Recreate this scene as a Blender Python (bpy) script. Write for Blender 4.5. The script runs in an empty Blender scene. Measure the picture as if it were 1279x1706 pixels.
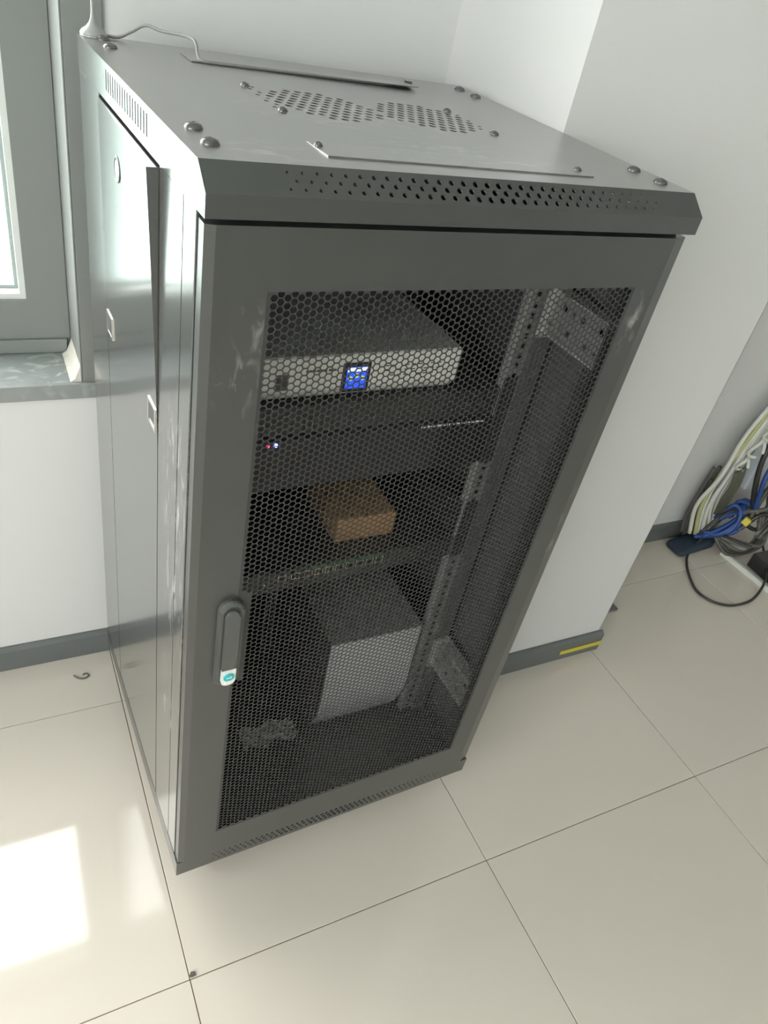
import bpy, bmesh, math, random
from mathutils import Vector, Matrix

random.seed(4)
S = bpy.context.scene
COL = S.collection
PI = math.pi

# ------------------------------------------------------------------ camera
cam_data = bpy.data.cameras.new('camera')
cam_data.sensor_fit = 'HORIZONTAL'
cam_data.sensor_width = 36.0
cam_data.lens = 36.0 * 1253.7 / 1279.0
cam_data.clip_start = 0.02
cam = bpy.data.objects.new('camera', cam_data)
cam.location = (-0.1764, -0.6384, 1.4476)
cam.rotation_euler = (0.9184, -0.1852, -0.4443)
COL.objects.link(cam)
S.camera = cam

# ------------------------------------------------------------------ daylight
SKY = 11.0
world = bpy.data.worlds.new('overcast_sky')
S.world = world
world.use_nodes = True
wn = world.node_tree
bg = wn.nodes['Background']
bg.inputs['Color'].default_value = (1.0, 0.975, 0.965, 1)
bg.inputs['Strength'].default_value = SKY

def portal(name, loc, rot, sx, sy):
    d = bpy.data.lights.new(name, 'AREA')
    d.shape = 'RECTANGLE'
    d.size, d.size_y = sx, sy
    d.cycles.is_portal = True
    o = bpy.data.objects.new(name, d)
    o.location, o.rotation_euler = loc, rot
    COL.objects.link(o)
portal('window_portal', (-1.1, 0.86, 1.38), (-PI / 2, 0, 0), 2.3, 1.4)
portal('fill_window_portal', (-2.72, -2.0, 1.55), (0, -PI / 2, 0), 2.1, 2.8)  # serves the added fill window

S.view_settings.view_transform = 'Standard'
S.view_settings.look = 'None'
S.view_settings.gamma = 1.0
S.view_settings.use_curve_mapping = False
S.view_settings.exposure = 0.0

# ------------------------------------------------------------------ materials
def mat(name, col, rough=0.5, metal=0.0, spec=0.5, emit=None, estr=0.0, noise=0.0, nscale=40.0, bump=0.0, bscale=300.0, coat=0.0):
    m = bpy.data.materials.new(name)
    m.use_nodes = True
    nt = m.node_tree
    b = nt.nodes['Principled BSDF']
    b.inputs['Base Color'].default_value = (*col, 1)
    b.inputs['Roughness'].default_value = rough
    b.inputs['Metallic'].default_value = metal
    b.inputs['Specular IOR Level'].default_value = spec
    b.inputs['Coat Weight'].default_value = coat
    if emit:
        b.inputs['Emission Color'].default_value = (*emit, 1)
        b.inputs['Emission Strength'].default_value = estr
    tc = None
    if noise or bump:
        tc = nt.nodes.new('ShaderNodeTexCoord')
    if noise:
        n = nt.nodes.new('ShaderNodeTexNoise')
        n.inputs['Scale'].default_value = nscale
        n.inputs['Detail'].default_value = 5
        nt.links.new(tc.outputs['Object'], n.inputs['Vector'])
        mx = nt.nodes.new('ShaderNodeMix')
        mx.data_type = 'RGBA'
        mx.inputs['A'].default_value = (*[c * (1 - noise) for c in col], 1)
        mx.inputs['B'].default_value = (*[min(1, c * (1 + noise)) for c in col], 1)
        nt.links.new(n.outputs['Fac'], mx.inputs['Factor'])
        nt.links.new(mx.outputs['Result'], b.inputs['Base Color'])
    if bump:
        n2 = nt.nodes.new('ShaderNodeTexNoise')
        n2.inputs['Scale'].default_value = bscale
        n2.inputs['Detail'].default_value = 2
        nt.links.new(tc.outputs['Object'], n2.inputs['Vector'])
        bp = nt.nodes.new('ShaderNodeBump')
        bp.inputs['Strength'].default_value = bump
        bp.inputs['Distance'].default_value = 0.0006
        nt.links.new(n2.outputs['Fac'], bp.inputs['Height'])
        nt.links.new(bp.outputs['Normal'], b.inputs['Normal'])
    return m

def dusty(name, col, rough, spots, dust=(0.55, 0.53, 0.5), streak=(60, 60, 12), amount=0.75, spec=0.5):
    """Powder-coated paint with chalky scuffs around the given places (cabinet coordinates)."""
    m = mat(name, col, rough, spec=spec, noise=0.12, nscale=25, bump=0.05, bscale=900)
    nt = m.node_tree
    b = nt.nodes['Principled BSDF']
    base = b.inputs['Base Color'].links[0].from_socket
    tc = nt.nodes.new('ShaderNodeTexCoord')
    mp = nt.nodes.new('ShaderNodeMapping')
    mp.inputs['Scale'].default_value = streak
    nt.links.new(tc.outputs['Object'], mp.inputs['Vector'])
    n = nt.nodes.new('ShaderNodeTexNoise')
    n.inputs['Scale'].default_value = 1.0
    n.inputs['Detail'].default_value = 6
    n.inputs['Distortion'].default_value = 1.2
    nt.links.new(mp.outputs['Vector'], n.inputs['Vector'])
    total = None
    for (c, rad) in spots:
        sub = nt.nodes.new('ShaderNodeVectorMath'); sub.operation = 'SUBTRACT'
        sub.inputs[1].default_value = c
        nt.links.new(tc.outputs['Object'], sub.inputs[0])
        dv = nt.nodes.new('ShaderNodeVectorMath'); dv.operation = 'DIVIDE'
        dv.inputs[1].default_value = rad
        nt.links.new(sub.outputs[0], dv.inputs[0])
        ln = nt.nodes.new('ShaderNodeVectorMath'); ln.operation = 'LENGTH'
        nt.links.new(dv.outputs[0], ln.inputs[0])
        mr = nt.nodes.new('ShaderNodeMapRange')
        mr.inputs['From Min'].default_value = 1.0
        mr.inputs['From Max'].default_value = 0.2
        nt.links.new(ln.outputs['Value'], mr.inputs['Value'])
        if total is None:
            total = mr.outputs['Result']
        else:
            mxm = nt.nodes.new('ShaderNodeMath'); mxm.operation = 'MAXIMUM'
            nt.links.new(total, mxm.inputs[0]); nt.links.new(mr.outputs['Result'], mxm.inputs[1])
            total = mxm.outputs[0]
    th = nt.nodes.new('ShaderNodeMapRange')
    th.inputs['From Min'].default_value = 0.52
    th.inputs['From Max'].default_value = 0.72
    th.inputs['To Max'].default_value = amount
    nt.links.new(n.outputs['Fac'], th.inputs['Value'])
    mu = nt.nodes.new('ShaderNodeMath'); mu.operation = 'MULTIPLY'
    nt.links.new(total, mu.inputs[0]); nt.links.new(th.outputs['Result'], mu.inputs[1])
    mx = nt.nodes.new('ShaderNodeMix'); mx.data_type = 'RGBA'
    mx.inputs['B'].default_value = (*dust, 1)
    nt.links.new(base, mx.inputs['A']); nt.links.new(mu.outputs[0], mx.inputs['Factor'])
    nt.links.new(mx.outputs['Result'], b.inputs['Base Color'])
    return m

PAINT = (0.047, 0.049, 0.047)
M = {}
M['wall'] = mat('white_emulsion', (0.63, 0.63, 0.625), 0.7, spec=0.3, noise=0.02, nscale=3, bump=0.05, bscale=120)
M['ceiling'] = mat('ceiling_white', (0.8, 0.8, 0.79), 0.9)
M['tile'] = mat('polished_porcelain', (0.63, 0.572, 0.505), 0.055, spec=0.62, noise=0.025, nscale=2.5)
M['grout'] = mat('tile_grout', (0.20, 0.16, 0.12), 0.9)
M['paint'] = mat('cabinet_paint', PAINT, 0.3, noise=0.1, nscale=25, bump=0.05, bscale=900)
M['inner'] = mat('cabinet_inner_paint', (0.085, 0.088, 0.085), 0.5)
M['mesh'] = mat('mesh_paint', (0.036, 0.037, 0.036), 0.42)
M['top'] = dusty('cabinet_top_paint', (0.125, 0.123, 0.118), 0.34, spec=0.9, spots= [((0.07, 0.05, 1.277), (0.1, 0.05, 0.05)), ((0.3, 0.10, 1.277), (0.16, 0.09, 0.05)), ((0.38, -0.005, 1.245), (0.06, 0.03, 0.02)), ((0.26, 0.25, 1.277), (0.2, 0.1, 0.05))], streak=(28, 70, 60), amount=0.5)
M['side'] = dusty('cabinet_side_paint', PAINT, 0.2, spec=0.9, spots= [((0, 0.07, 0.9), (0.03, 0.07, 0.14)), ((0, 0.06, 0.75), (0.03, 0.06, 0.16)), ((0, 0.08, 0.5), (0.03, 0.05, 0.16))], streak=(60, 130, 22), amount=0.7)
b_ = M['side'].node_tree.nodes['Principled BSDF']
b_.inputs['Coat Weight'].default_value = 0.6; b_.inputs['Coat Roughness'].default_value = 0.13; b_.inputs['Coat IOR'].default_value = 1.8
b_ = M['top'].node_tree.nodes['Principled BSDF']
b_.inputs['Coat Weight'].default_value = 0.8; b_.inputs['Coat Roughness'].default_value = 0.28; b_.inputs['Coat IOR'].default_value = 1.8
M['front'] = dusty('cabinet_door_paint', (0.041, 0.043, 0.041), 0.33, [((0.055, 0.0, 1.13), (0.026, 0.03, 0.036)), ((0.04, 0.0, 1.075), (0.03, 0.03, 0.05)), ((0.59, 0.0, 0.75), (0.02, 0.03, 0.12)), ((0.56, 0.0, 1.12), (0.03, 0.03, 0.05))], streak=(60, 60, 26), amount=0.45)
b_ = M['front'].node_tree.nodes['Principled BSDF']
b_.inputs['Coat Weight'].default_value = 0.45; b_.inputs['Coat Roughness'].default_value = 0.3; b_.inputs['Coat IOR'].default_value = 1.75
M['zinc'] = mat('zinc_plate', (0.62, 0.62, 0.59), 0.42, metal=0.6, noise=0.15, nscale=60)
M['zinc_dark'] = mat('dull_zinc', (0.26, 0.26, 0.25), 0.45, metal=0.4, noise=0.15, nscale=60)
M['screw'] = mat('screw_black', (0.13, 0.13, 0.13), 0.26, metal=0.6)
M['chrome'] = mat('bright_chrome', (0.82, 0.82, 0.82), 0.12, metal=1.0)
M['silver_bright'] = mat('bright_plated_metal', (0.85, 0.85, 0.84), 0.35, metal=0.4)
M['teal'] = mat('teal_plastic', (0.02, 0.42, 0.45), 0.3)
M['darkplastic'] = mat('dark_plastic', (0.05, 0.052, 0.05), 0.35)
M['handle'] = mat('handle_plastic', (0.075, 0.08, 0.075), 0.32)
M['silver'] = mat('silver_panel', (0.78, 0.77, 0.73), 0.4, metal=0.15)
M['black'] = mat('black_enamel', (0.03, 0.031, 0.03), 0.3)
M['blackgloss'] = mat('black_gloss', (0.022, 0.022, 0.024), 0.14)
M['card'] = mat('brown_cardboard', (0.42, 0.235, 0.10), 0.8, noise=0.1, nscale=30)
M['upsfront'] = mat('grey_plastic', (0.48, 0.48, 0.48), 0.4, bump=0.05)
M['upstop_lit'] = mat('tower_metal_lit', (0.22, 0.22, 0.215), 0.5)  # tower's top, lightened in colour as its lit face
M['upsside_shaded'] = mat('tower_metal_shaded', (0.05, 0.05, 0.05), 0.5)  # tower's sides, with their shade put into the colour
M['port'] = mat('port_metal', (0.75, 0.72, 0.62), 0.25, metal=1.0)
M['porthole'] = mat('port_hole', (0.01, 0.01, 0.01), 0.6)
M['led_reflection'] = mat('green_led_reflection', (0.06, 0.25, 0.08), 0.4)
M['white_print'] = mat('white_print', (0.7, 0.7, 0.68), 0.6)
M['dark_print'] = mat('dark_print', (0.09, 0.09, 0.09), 0.6)
M['led_red'] = mat('red_led', (0.8, 0.05, 0.1), 0.3, emit=(1, 0.03, 0.12), estr=5)
M['led_blue'] = mat('blue_led', (0.2, 0.3, 1), 0.3, emit=(0.12, 0.2, 1.0), estr=60)
M['scr_blue'] = mat('screen_blue', (0.01, 0.02, 0.1), 0.2, emit=(0.02, 0.10, 1.0), estr=1.1)
M['scr_white'] = mat('screen_white', (0.3, 0.3, 0.4), 0.2, emit=(0.75, 0.82, 1.0), estr=1.0)
M['scr_green'] = mat('screen_green', (0.2, 0.3, 0.1), 0.2, emit=(0.45, 0.62, 0.25), estr=0.8)
M['frame'] = mat('window_metal', (0.20, 0.212, 0.203), 0.4, noise=0.03, nscale=5)
M['bead'] = mat('window_bead', (0.62, 0.65, 0.63), 0.35)
M['gasket'] = mat('window_gasket', (0.28, 0.33, 0.32), 0.5)
M['sill'] = dusty('sill_stone', (0.25, 0.27, 0.265), 0.25, [((-0.06, 0.70, 0.72), (0.16, 0.10, 0.05))], dust=(0.66, 0.66, 0.63), streak=(22, 40, 20), amount=0.75)
M['sealant'] = mat('sealant', (0.60, 0.58, 0.52), 0.6, noise=0.2, nscale=60)
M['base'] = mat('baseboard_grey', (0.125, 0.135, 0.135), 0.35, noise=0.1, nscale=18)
M['yellow'] = mat('yellow_tape', (0.60, 0.50, 0.05), 0.5)
M['white_cable'] = mat('white_cable', (0.62, 0.63, 0.58), 0.45)
M['cream_cable'] = mat('cream_cable', (0.42, 0.42, 0.20), 0.5)
M['black_cable'] = mat('black_cable', (0.03, 0.032, 0.028), 0.4)
M['brown_cable'] = mat('grey_cable', (0.10, 0.095, 0.085), 0.5)
M['olive_cable'] = mat('olive_cable', (0.085, 0.09, 0.06), 0.5)
M['orange'] = mat('orange_plastic', (0.35, 0.19, 0.04), 0.5)
M['blue_cable'] = mat('blue_cable', (0.025, 0.07, 0.26), 0.4)
M['navy'] = mat('navy_fabric', (0.018, 0.034, 0.055), 0.7)
M['grey_cable'] = mat('antenna_grey', (0.23, 0.235, 0.225), 0.4)
M['antenna'] = mat('antenna_plastic', (0.30, 0.31, 0.30), 0.22)
M['bluegrey'] = mat('pale_plastic', (0.55, 0.6, 0.63), 0.35)
M['ground'] = mat('pale_concrete', (0.47, 0.60, 0.565), 0.9)
M['scrap'] = mat('pale_film', (0.42, 0.42, 0.40), 0.3)

def glass_mat():
    m = bpy.data.materials.new('window_glass')
    m.use_nodes = True
    nt = m.node_tree
    nt.nodes.clear()
    out = nt.nodes.new('ShaderNodeOutputMaterial')
    tr = nt.nodes.new('ShaderNodeBsdfTransparent')
    tr.inputs['Color'].default_value = (0.955, 0.97, 0.962, 1)
    gl = nt.nodes.new('ShaderNodeBsdfGlossy')
    gl.inputs['Roughness'].default_value = 0.02
    fr = nt.nodes.new('ShaderNodeFresnel')
    fr.inputs['IOR'].default_value = 1.45
    mx = nt.nodes.new('ShaderNodeMixShader')
    ge = nt.nodes.new('ShaderNodeNewGeometry')
    mu = nt.nodes.new('ShaderNodeMath'); mu.operation = 'MULTIPLY_ADD'   # reflect on the outer faces only
    mu.inputs[1].default_value = -1.0; mu.inputs[2].default_value = 1.0
    nt.links.new(ge.outputs['Backfacing'], mu.inputs[0])
    mm = nt.nodes.new('ShaderNodeMath'); mm.operation = 'MULTIPLY'
    nt.links.new(fr.outputs[0], mm.inputs[0]); nt.links.new(mu.outputs[0], mm.inputs[1])
    nt.links.new(mm.outputs[0], mx.inputs[0])
    nt.links.new(tr.outputs[0], mx.inputs[1])
    nt.links.new(gl.outputs[0], mx.inputs[2])
    nt.links.new(mx.outputs[0], out.inputs['Surface'])
    return m
M['glass'] = glass_mat()

# ------------------------------------------------------------------ geometry helpers
def new():
    return bmesh.new()

def box(bm, a, b):
    x0, y0, z0 = a; x1, y1, z1 = b
    v = [bm.verts.new(p) for p in ((x0, y0, z0), (x1, y0, z0), (x1, y1, z0), (x0, y1, z0), (x0, y0, z1), (x1, y0, z1), (x1, y1, z1), (x0, y1, z1))]
    for f in ((0, 3, 2, 1), (4, 5, 6, 7), (0, 1, 5, 4), (1, 2, 6, 5), (2, 3, 7, 6), (3, 0, 4, 7)):
        bm.faces.new([v[i] for i in f])
    return v

def bbox(a, b, r=0.002, seg=2):
    bm = new(); box(bm, a, b)
    bmesh.ops.bevel(bm, geom=bm.edges[:], offset=r, segments=seg, affect='EDGES', profile=0.5)
    return bm

def prism(bm, pts, axis, a, b):
    """Extrude the outline pts (2-D) along an axis between a and b."""
    def p3(p, t):
        if axis == 'x': return (t, p[0], p[1])
        if axis == 'y': return (p[0], t, p[1])
        return (p[0], p[1], t)
    A = [bm.verts.new(p3(p, a)) for p in pts]
    B = [bm.verts.new(p3(p, b)) for p in pts]
    n = len(pts)
    bm.faces.new(A); bm.faces.new(B[::-1])
    for i in range(n):
        bm.faces.new((A[i], B[i], B[(i + 1) % n], A[(i + 1) % n]))

def cyl(bm, c, r, h, axis='z', n=20, r2=None):
    r2 = r if r2 is None else r2
    def p3(x, y, t):
        if axis == 'z': return (c[0] + x, c[1] + y, c[2] + t)
        if axis == 'y': return (c[0] + x, c[1] + t, c[2] + y)
        return (c[0] + t, c[1] + x, c[2] + y)
    A = [bm.verts.new(p3(r * math.cos(2 * PI * i / n), r * math.sin(2 * PI * i / n), 0)) for i in range(n)]
    B = [bm.verts.new(p3(r2 * math.cos(2 * PI * i / n), r2 * math.sin(2 * PI * i / n), h)) for i in range(n)]
    bm.faces.new(A[::-1]); bm.faces.new(B)
    for i in range(n):
        bm.faces.new((A[i], A[(i + 1) % n], B[(i + 1) % n], B[i]))

def lathe(bm, prof, c=(0, 0, 0), n=24):
    rings = []
    for (r, z) in prof:
        if r < 1e-6:
            rings.append([bm.verts.new((c[0], c[1], c[2] + z))])
        else:
            rings.append([bm.verts.new((c[0] + r * math.cos(2 * PI * i / n), c[1] + r * math.sin(2 * PI * i / n), c[2] + z)) for i in range(n)])
    for A, B in zip(rings, rings[1:]):
        for i in range(n):
            a0, a1 = A[i % len(A)], A[(i + 1) % len(A)]
            b0, b1 = B[i % len(B)], B[(i + 1) % len(B)]
            vs = []
            for v in (a0, a1, b1, b0):
                if v not in vs: vs.append(v)
            if len(vs) > 2: bm.faces.new(vs)

def spline(pts, k=8):
    P = [Vector(p) for p in pts]
    P = [P[0] * 2 - P[1]] + P + [P[-1] * 2 - P[-2]]
    out = []
    for i in range(1, len(P) - 2):
        a, b, c, d = P[i - 1:i + 3]
        for j in range(k):
            t = j / k
            out.append(0.5 * ((2 * b) + (c - a) * t + (2 * a - 5 * b + 4 * c - d) * t * t + (3 * b - a - 3 * c + d) * t ** 3))
    out.append(P[-2])
    return out

def tube(bm, pts, r, n=8, k=8):
    P = spline(pts, k)
    t0 = (P[1] - P[0]).normalized()
    up = Vector((0, 0, 1)) if abs(t0.z) < 0.9 else Vector((1, 0, 0))
    rings = []
    for i, p in enumerate(P):
        t = (P[min(i + 1, len(P) - 1)] - P[max(i - 1, 0)]).normalized()
        u = (up - t * up.dot(t)).normalized(); w = t.cross(u); up = u
        rings.append([bm.verts.new(p + (u * math.cos(2 * PI * j / n) + w * math.sin(2 * PI * j / n)) * r) for j in range(n)])
    for A, B in zip(rings, rings[1:]):
        for j in range(n):
            bm.faces.new((A[j], A[(j + 1) % n], B[(j + 1) % n], B[j]))
    bm.faces.new(rings[0][::-1]); bm.faces.new(rings[-1])

def perf(bm, O, U, V, nx, ny, cw, ch, rad, depth, stagger=True, n=8, phase=0.0):
    """Perforated sheet: ny rows of nx cells, a real hole in each; rad(i, j) gives the hole radius (0 = solid)."""
    O, U, V = Vector(O), Vector(U), Vector(V)
    N = U.cross(V).normalized()
    def q(pts):
        bm.faces.new([bm.verts.new(p) for p in pts])
    for j in range(ny):
        off = (0.5 if (j % 2 and stagger) else 0.0) * cw
        y0, y1 = j * ch, (j + 1) * ch
        if stagger:
            e0 = (0, off) if off else None
            e1 = ((nx) * cw + off, (nx + 0.5) * cw)
            for e in (e0, e1):
                if e and e[1] - e[0] > 1e-6:
                    q([O + U * e[0] + V * y0, O + U * e[1] + V * y0, O + U * e[1] + V * y1, O + U * e[0] + V * y1])
        for i in range(nx):
            x0 = i * cw + off; x1 = x0 + cw
            r = rad(i, j)
            if not isinstance(r, tuple) and r <= 0:
                q([O + U * x0 + V * y0, O + U * x1 + V * y0, O + U * x1 + V * y1, O + U * x0 + V * y1])
                continue
            xm, ym = (x0 + x1) / 2, (y0 + y1) / 2
            ring = [(x1, ym), (x1, y1), (xm, y1), (x0, y1), (x0, ym), (x0, y0), (xm, y0), (x1, y0)]
            outer = [bm.verts.new(O + U * a + V * b) for a, b in ring]
            if isinstance(r, tuple):
                hp = [(xm + r[0], ym), (xm + r[0], ym + r[1]), (xm, ym + r[1]), (xm - r[0], ym + r[1]), (xm - r[0], ym), (xm - r[0], ym - r[1]), (xm, ym - r[1]), (xm + r[0], ym - r[1])]
            else:
                hp = [(xm + r * math.cos(PI / 4 * k), ym + r * math.sin(PI / 4 * k)) for k in range(8)]
            inner = [bm.verts.new(O + U * a + V * b) for a, b in hp]
            back = [bm.verts.new(O + U * a + V * b - N * depth) for a, b in hp]
            for k in range(8):
                l = (k + 1) % 8
                bm.faces.new((outer[k], outer[l], inner[l], inner[k]))
                bm.faces.new((inner[k], inner[l], back[l], back[k]))

def obj(name, bm, m, parent=None, smooth=False, loc=None, rot=None, merge=True):
    if merge: bmesh.ops.remove_doubles(bm, verts=bm.verts[:], dist=1e-6)
    bmesh.ops.recalc_face_normals(bm, faces=bm.faces[:])
    me = bpy.data.meshes.new(name)
    bm.to_mesh(me); bm.free()
    if smooth:
        me.polygons.foreach_set('use_smooth', [True] * len(me.polygons))
    for mm in (m if isinstance(m, (list, tuple)) else [m]):
        me.materials.append(M[mm])
    o = bpy.data.objects.new(name, me)
    COL.objects.link(o)
    if parent: o.parent = parent
    if loc: o.location = loc
    if rot: o.rotation_euler = rot
    return o

def bx(name, a, b, m, parent=None, bev=0.0):
    if bev: bm = bbox(a, b, bev)
    else:
        bm = new(); box(bm, a, b)
    return obj(name, bm, m, parent)

def tag(o, label, cat, group=None):
    o['label'] = label; o['category'] = cat
    if group: o['group'] = group
    return o

def thing(name, label, cat, loc=(0, 0, 0), rz=0.0, group=None):
    o = bpy.data.objects.new(name, None)
    o.empty_display_size = 0.05
    COL.objects.link(o)
    o.location = loc; o.rotation_euler = (0, 0, rz)
    return tag(o, label, cat, group)

def struct(o, label=None):
    o['kind'] = 'structure'
    if label: o['label'] = label
    return o

def root_struct(name, label=None):
    o = bpy.data.objects.new(name, None); COL.objects.link(o)
    return struct(o, label)

# ------------------------------------------------------------------ the room
YW = 0.6491            # back wall face
X0, X1 = -2.6, 3.4
Y0 = -3.6
ZC = 2.75
WX0, WX1 = -2.2, -0.027    # window opening
WZ0, WZ1 = 0.69, 2.02

# floor: sub-base with one object per tile
fl = struct(bx('floor', (X0, Y0, -0.06), (X1, YW + 0.25, -0.0025), 'grout'), 'beige polished tile floor')
T, OX, OY = 0.6099, -0.0048, -0.1276
tm = bbox((0.0008, 0.0008, -0.0085), (T - 0.0008, T - 0.0008, 0.0), 0.0007, 1)
tme = bpy.data.meshes.new('tile'); tm.to_mesh(tme); tm.free(); tme.materials.append(M['tile'])
i0, i1 = math.floor((X0 - OX) / T), math.ceil((X1 - OX) / T)
j0, j1 = math.floor((Y0 - OY) / T), math.ceil((YW - OY) / T)
for j in range(j0, j1):
    for i in range(i0, i1):
        t = bpy.data.objects.new('tile', tme)
        t.location = (OX + i * T, OY + j * T, 0)
        t.rotation_euler = (random.uniform(-.0008, .0008), random.uniform(-.0008, .0008), 0)
        t.parent = fl
        COL.objects.link(t)

def walls():
    bm = new()
    th = 0.24
    box(bm, (WX1, YW, 0), (X1, YW + th, ZC))
    box(bm, (X0, YW, 0), (WX0, YW + th, ZC))
    box(bm, (WX0, YW, 0), (WX1, YW + th, WZ0))
    box(bm, (WX0, YW, WZ1), (WX1, YW + th, ZC))
    struct(obj('wall_back', bm, 'wall'), 'white painted wall behind the cabinet, around the window')
    bm = new()
    box(bm, (X0 - 0.2, Y0, 0), (X0, -3.4, ZC)); box(bm, (X0 - 0.2, -0.6, 0), (X0, YW + 0.24, ZC))
    box(bm, (X0 - 0.2, -3.4, 0), (X0, -0.6, 0.5)); box(bm, (X0 - 0.2, -3.4, 2.6), (X0, -0.6, ZC))
    struct(obj('wall_left', bm, 'wall'))
    struct(bx('wall_right', (X1, Y0, 0), (X1 + 0.2, YW + 0.24, ZC), 'wall'))
    struct(bx('wall_front', (X0 - .2, Y0 - 0.2, 0), (X1 + .2, Y0, ZC), 'wall'))
    struct(bx('ceiling', (X0 - .2, Y0 - .2, ZC), (X1 + .2, YW + 0.24, ZC + 0.1), 'ceiling'))
walls()
PX0, PX1, PY = 0.5935, 1.2232, 0.3005
struct(bx('pillar', (PX0, PY, 0), (PX1, YW, ZC), 'wall'), 'white square pillar right of the cabinet')

def skirting(name, a, b, side, h=0.0664, t=0.012):
    """Baseboard from a to b; side is the outward normal; a chamfered top edge."""
    bm = new()
    pts = [(0, 0), (t, 0), (t, h - 0.008), (t - 0.008, h), (0, h)]
    a, b, n = Vector((*a, 0)), Vector((*b, 0)), Vector((*side, 0))
    A = [bm.verts.new(a + n * p[0] + Vector((0, 0, p[1]))) for p in pts]
    B = [bm.verts.new(b + n * p[0] + Vector((0, 0, p[1]))) for p in pts]
    bm.faces.new(A); bm.faces.new(B[::-1])
    for i in range(5):
        bm.faces.new((A[i], B[i], B[(i + 1) % 5], A[(i + 1) % 5]))
    return struct(obj(name, bm, 'base'))
skirting('baseboard_back', (X0, YW), (PX0, YW), (0, -1))
skirting('baseboard_back_right', (PX1, YW), (1.905, YW), (0, -1))
pb = skirting('baseboard_pillar', (PX0, PY), (PX1 + 0.012, PY), (0, -1), t=0.014)
skirting('baseboard_pillar_side', (PX1, 0.405), (PX1, YW - 0.012), (1, 0))
tp = bbox((1.092, PY - 0.0165, 0.022), (PX1 + 0.011, PY - 0.0143, 0.036), 0.0006, 1)
o = obj('tape', tp, 'yellow', pb); o['label'] = 'yellow tape'

struct(bx('dark_strip_1', (PX1 + 0.0001, PY + 0.0005, 0.12), (PX1 + 0.0022, PY + 0.004, ZC - 0.01), 'base'), 'thin dark strip along the right corner of the pillar')  # thin dark line drawn down the pillar's front right corner

# window in the back wall
win = root_struct('window_1', 'grey metal framed window left of the cabinet')
FY = 0.765
def window():
    # casing on the wall face beside the opening, and the reveal lining
    bx('casing', (WX1, YW - 0.006, WZ0 + 0.03), (0.027, YW + 0.001, WZ1 + 0.05), 'frame', win, 0.001)
    bx('casing', (WX0 - 0.05, YW - 0.006, WZ1), (WX1 - 0.0005, YW + 0.001, WZ1 + 0.05), 'frame', win, 0.001)
    bx('reveal_lining', (WX1 - 0.003, YW - 0.0065, WZ0 + 0.0305), (WX1 - 0.0001, YW + 0.16, WZ1), 'frame', win, 0.0008)
    bx('windowsill', (WX0, YW - 0.012, WZ0), (0.05, YW + 0.13, 0.7205), 'sill', win, 0.002)
    fx1 = WX1 - 0.004
    bm = new(); prism(bm, [(WX1 - 0.0031, 0.7206), (WX1 - 0.021, 0.7207), (WX1 - 0.0125, 0.727), (WX1 - 0.0031, 0.752)], 'y', YW - 0.004, YW + 0.105); obj('sealant', bm, 'sealant', win)
    # outer frame members
    bm = new()
    a0, a1, b0, b1 = WX0, fx1, 0.7215, WZ1
    c0, c1, d0, d1 = WX0 + 0.07, fx1 - 0.068, 0.822, 1.94
    def ring(y):
        return [[bm.verts.new((x, y, z)) for x, z in ((a0, b0), (a1, b0), (a1, b1), (a0, b1))], [bm.verts.new((x, y, z)) for x, z in ((c0, d0), (c1, d0), (c1, d1), (c0, d1))]]
    R0, R1 = ring(FY), ring(FY + 0.07)
    for k in range(4):
        l = (k + 1) % 4
        bm.faces.new((R0[0][k], R0[0][l], R0[1][l], R0[1][k])); bm.faces.new((R1[0][k], R1[1][k], R1[1][l], R1[0][l]))
        bm.faces.new((R0[0][k], R1[0][k], R1[0][l], R0[0][l])); bm.faces.new((R0[1][k], R0[1][l], R1[1][l], R1[1][k]))
    obj('outer_frame', bm, 'frame', win)
    bx('frame_foot', (WX0 + .01, FY - 0.008, 0.7215), (fx1 - 0.006, FY - 0.0005, 0.748), 'frame', win, 0.002)
    mid = -1.05
    bx('mullion', (mid - 0.04, FY, 0.822), (mid + 0.04, FY + 0.07, 1.94), 'frame', win, 0.002)
    for (a, b) in ((mid + 0.04, fx1 - 0.068), (WX0 + 0.07, mid - 0.04)):
        bm = new()   # glazing bead: a thin light frame round each pane
        y0, y1 = FY + 0.006, FY + 0.03
        w = 0.010
        box(bm, (a, y0, 0.822), (b, y1, 0.822 + w)); box(bm, (a, y0, 1.94 - w), (b, y1, 1.94))
        box(bm, (a, y0, 0.822 + w), (a + w, y1, 1.94 - w)); box(bm, (b - w, y0, 0.822 + w), (b, y1, 1.94 - w))
        obj('glazing_bead', bm, 'bead', win)
        bm = new()
        y0, y1 = FY + 0.03, FY + 0.05
        w2 = 0.016
        box(bm, (a, y0, 0.822), (b, y1, 0.822 + w2)); box(bm, (a, y0, 1.94 - w2), (b, y1, 1.94))
        box(bm, (a, y0, 0.822 + w2), (a + w2, y1, 1.94 - w2)); box(bm, (b - w2, y0, 0.822 + w2), (b, y1, 1.94 - w2))
        obj('gasket', bm, 'gasket', win)
        bx('pane', (a + 0.012, FY + 0.036, 0.83), (b - 0.012, FY + 0.042, 1.93), 'glass', win)
window()
fill_win = root_struct('fill_window', 'unseen window added in the left wall for fill light')  # added out of view to fill the room with daylight
bx('pane', (X0 - 0.12, -3.4, 0.5), (X0 - 0.114, -0.6, 2.6), 'glass', fill_win)
bx('mullion', (X0 - 0.14, -2.03, 0.5), (X0 - 0.08, -1.97, 2.6), 'frame', fill_win)
for y in (-3.4, -0.66):
    bx('frame_jamb', (X0 - 0.14, y, 0.5), (X0 - 0.08, y + 0.06, 2.6), 'frame', fill_win)
struct(bx('ground', (-90, -90, -8.2), (90, 90, -8.0), 'ground'), 'pale paving outside the window')

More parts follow.
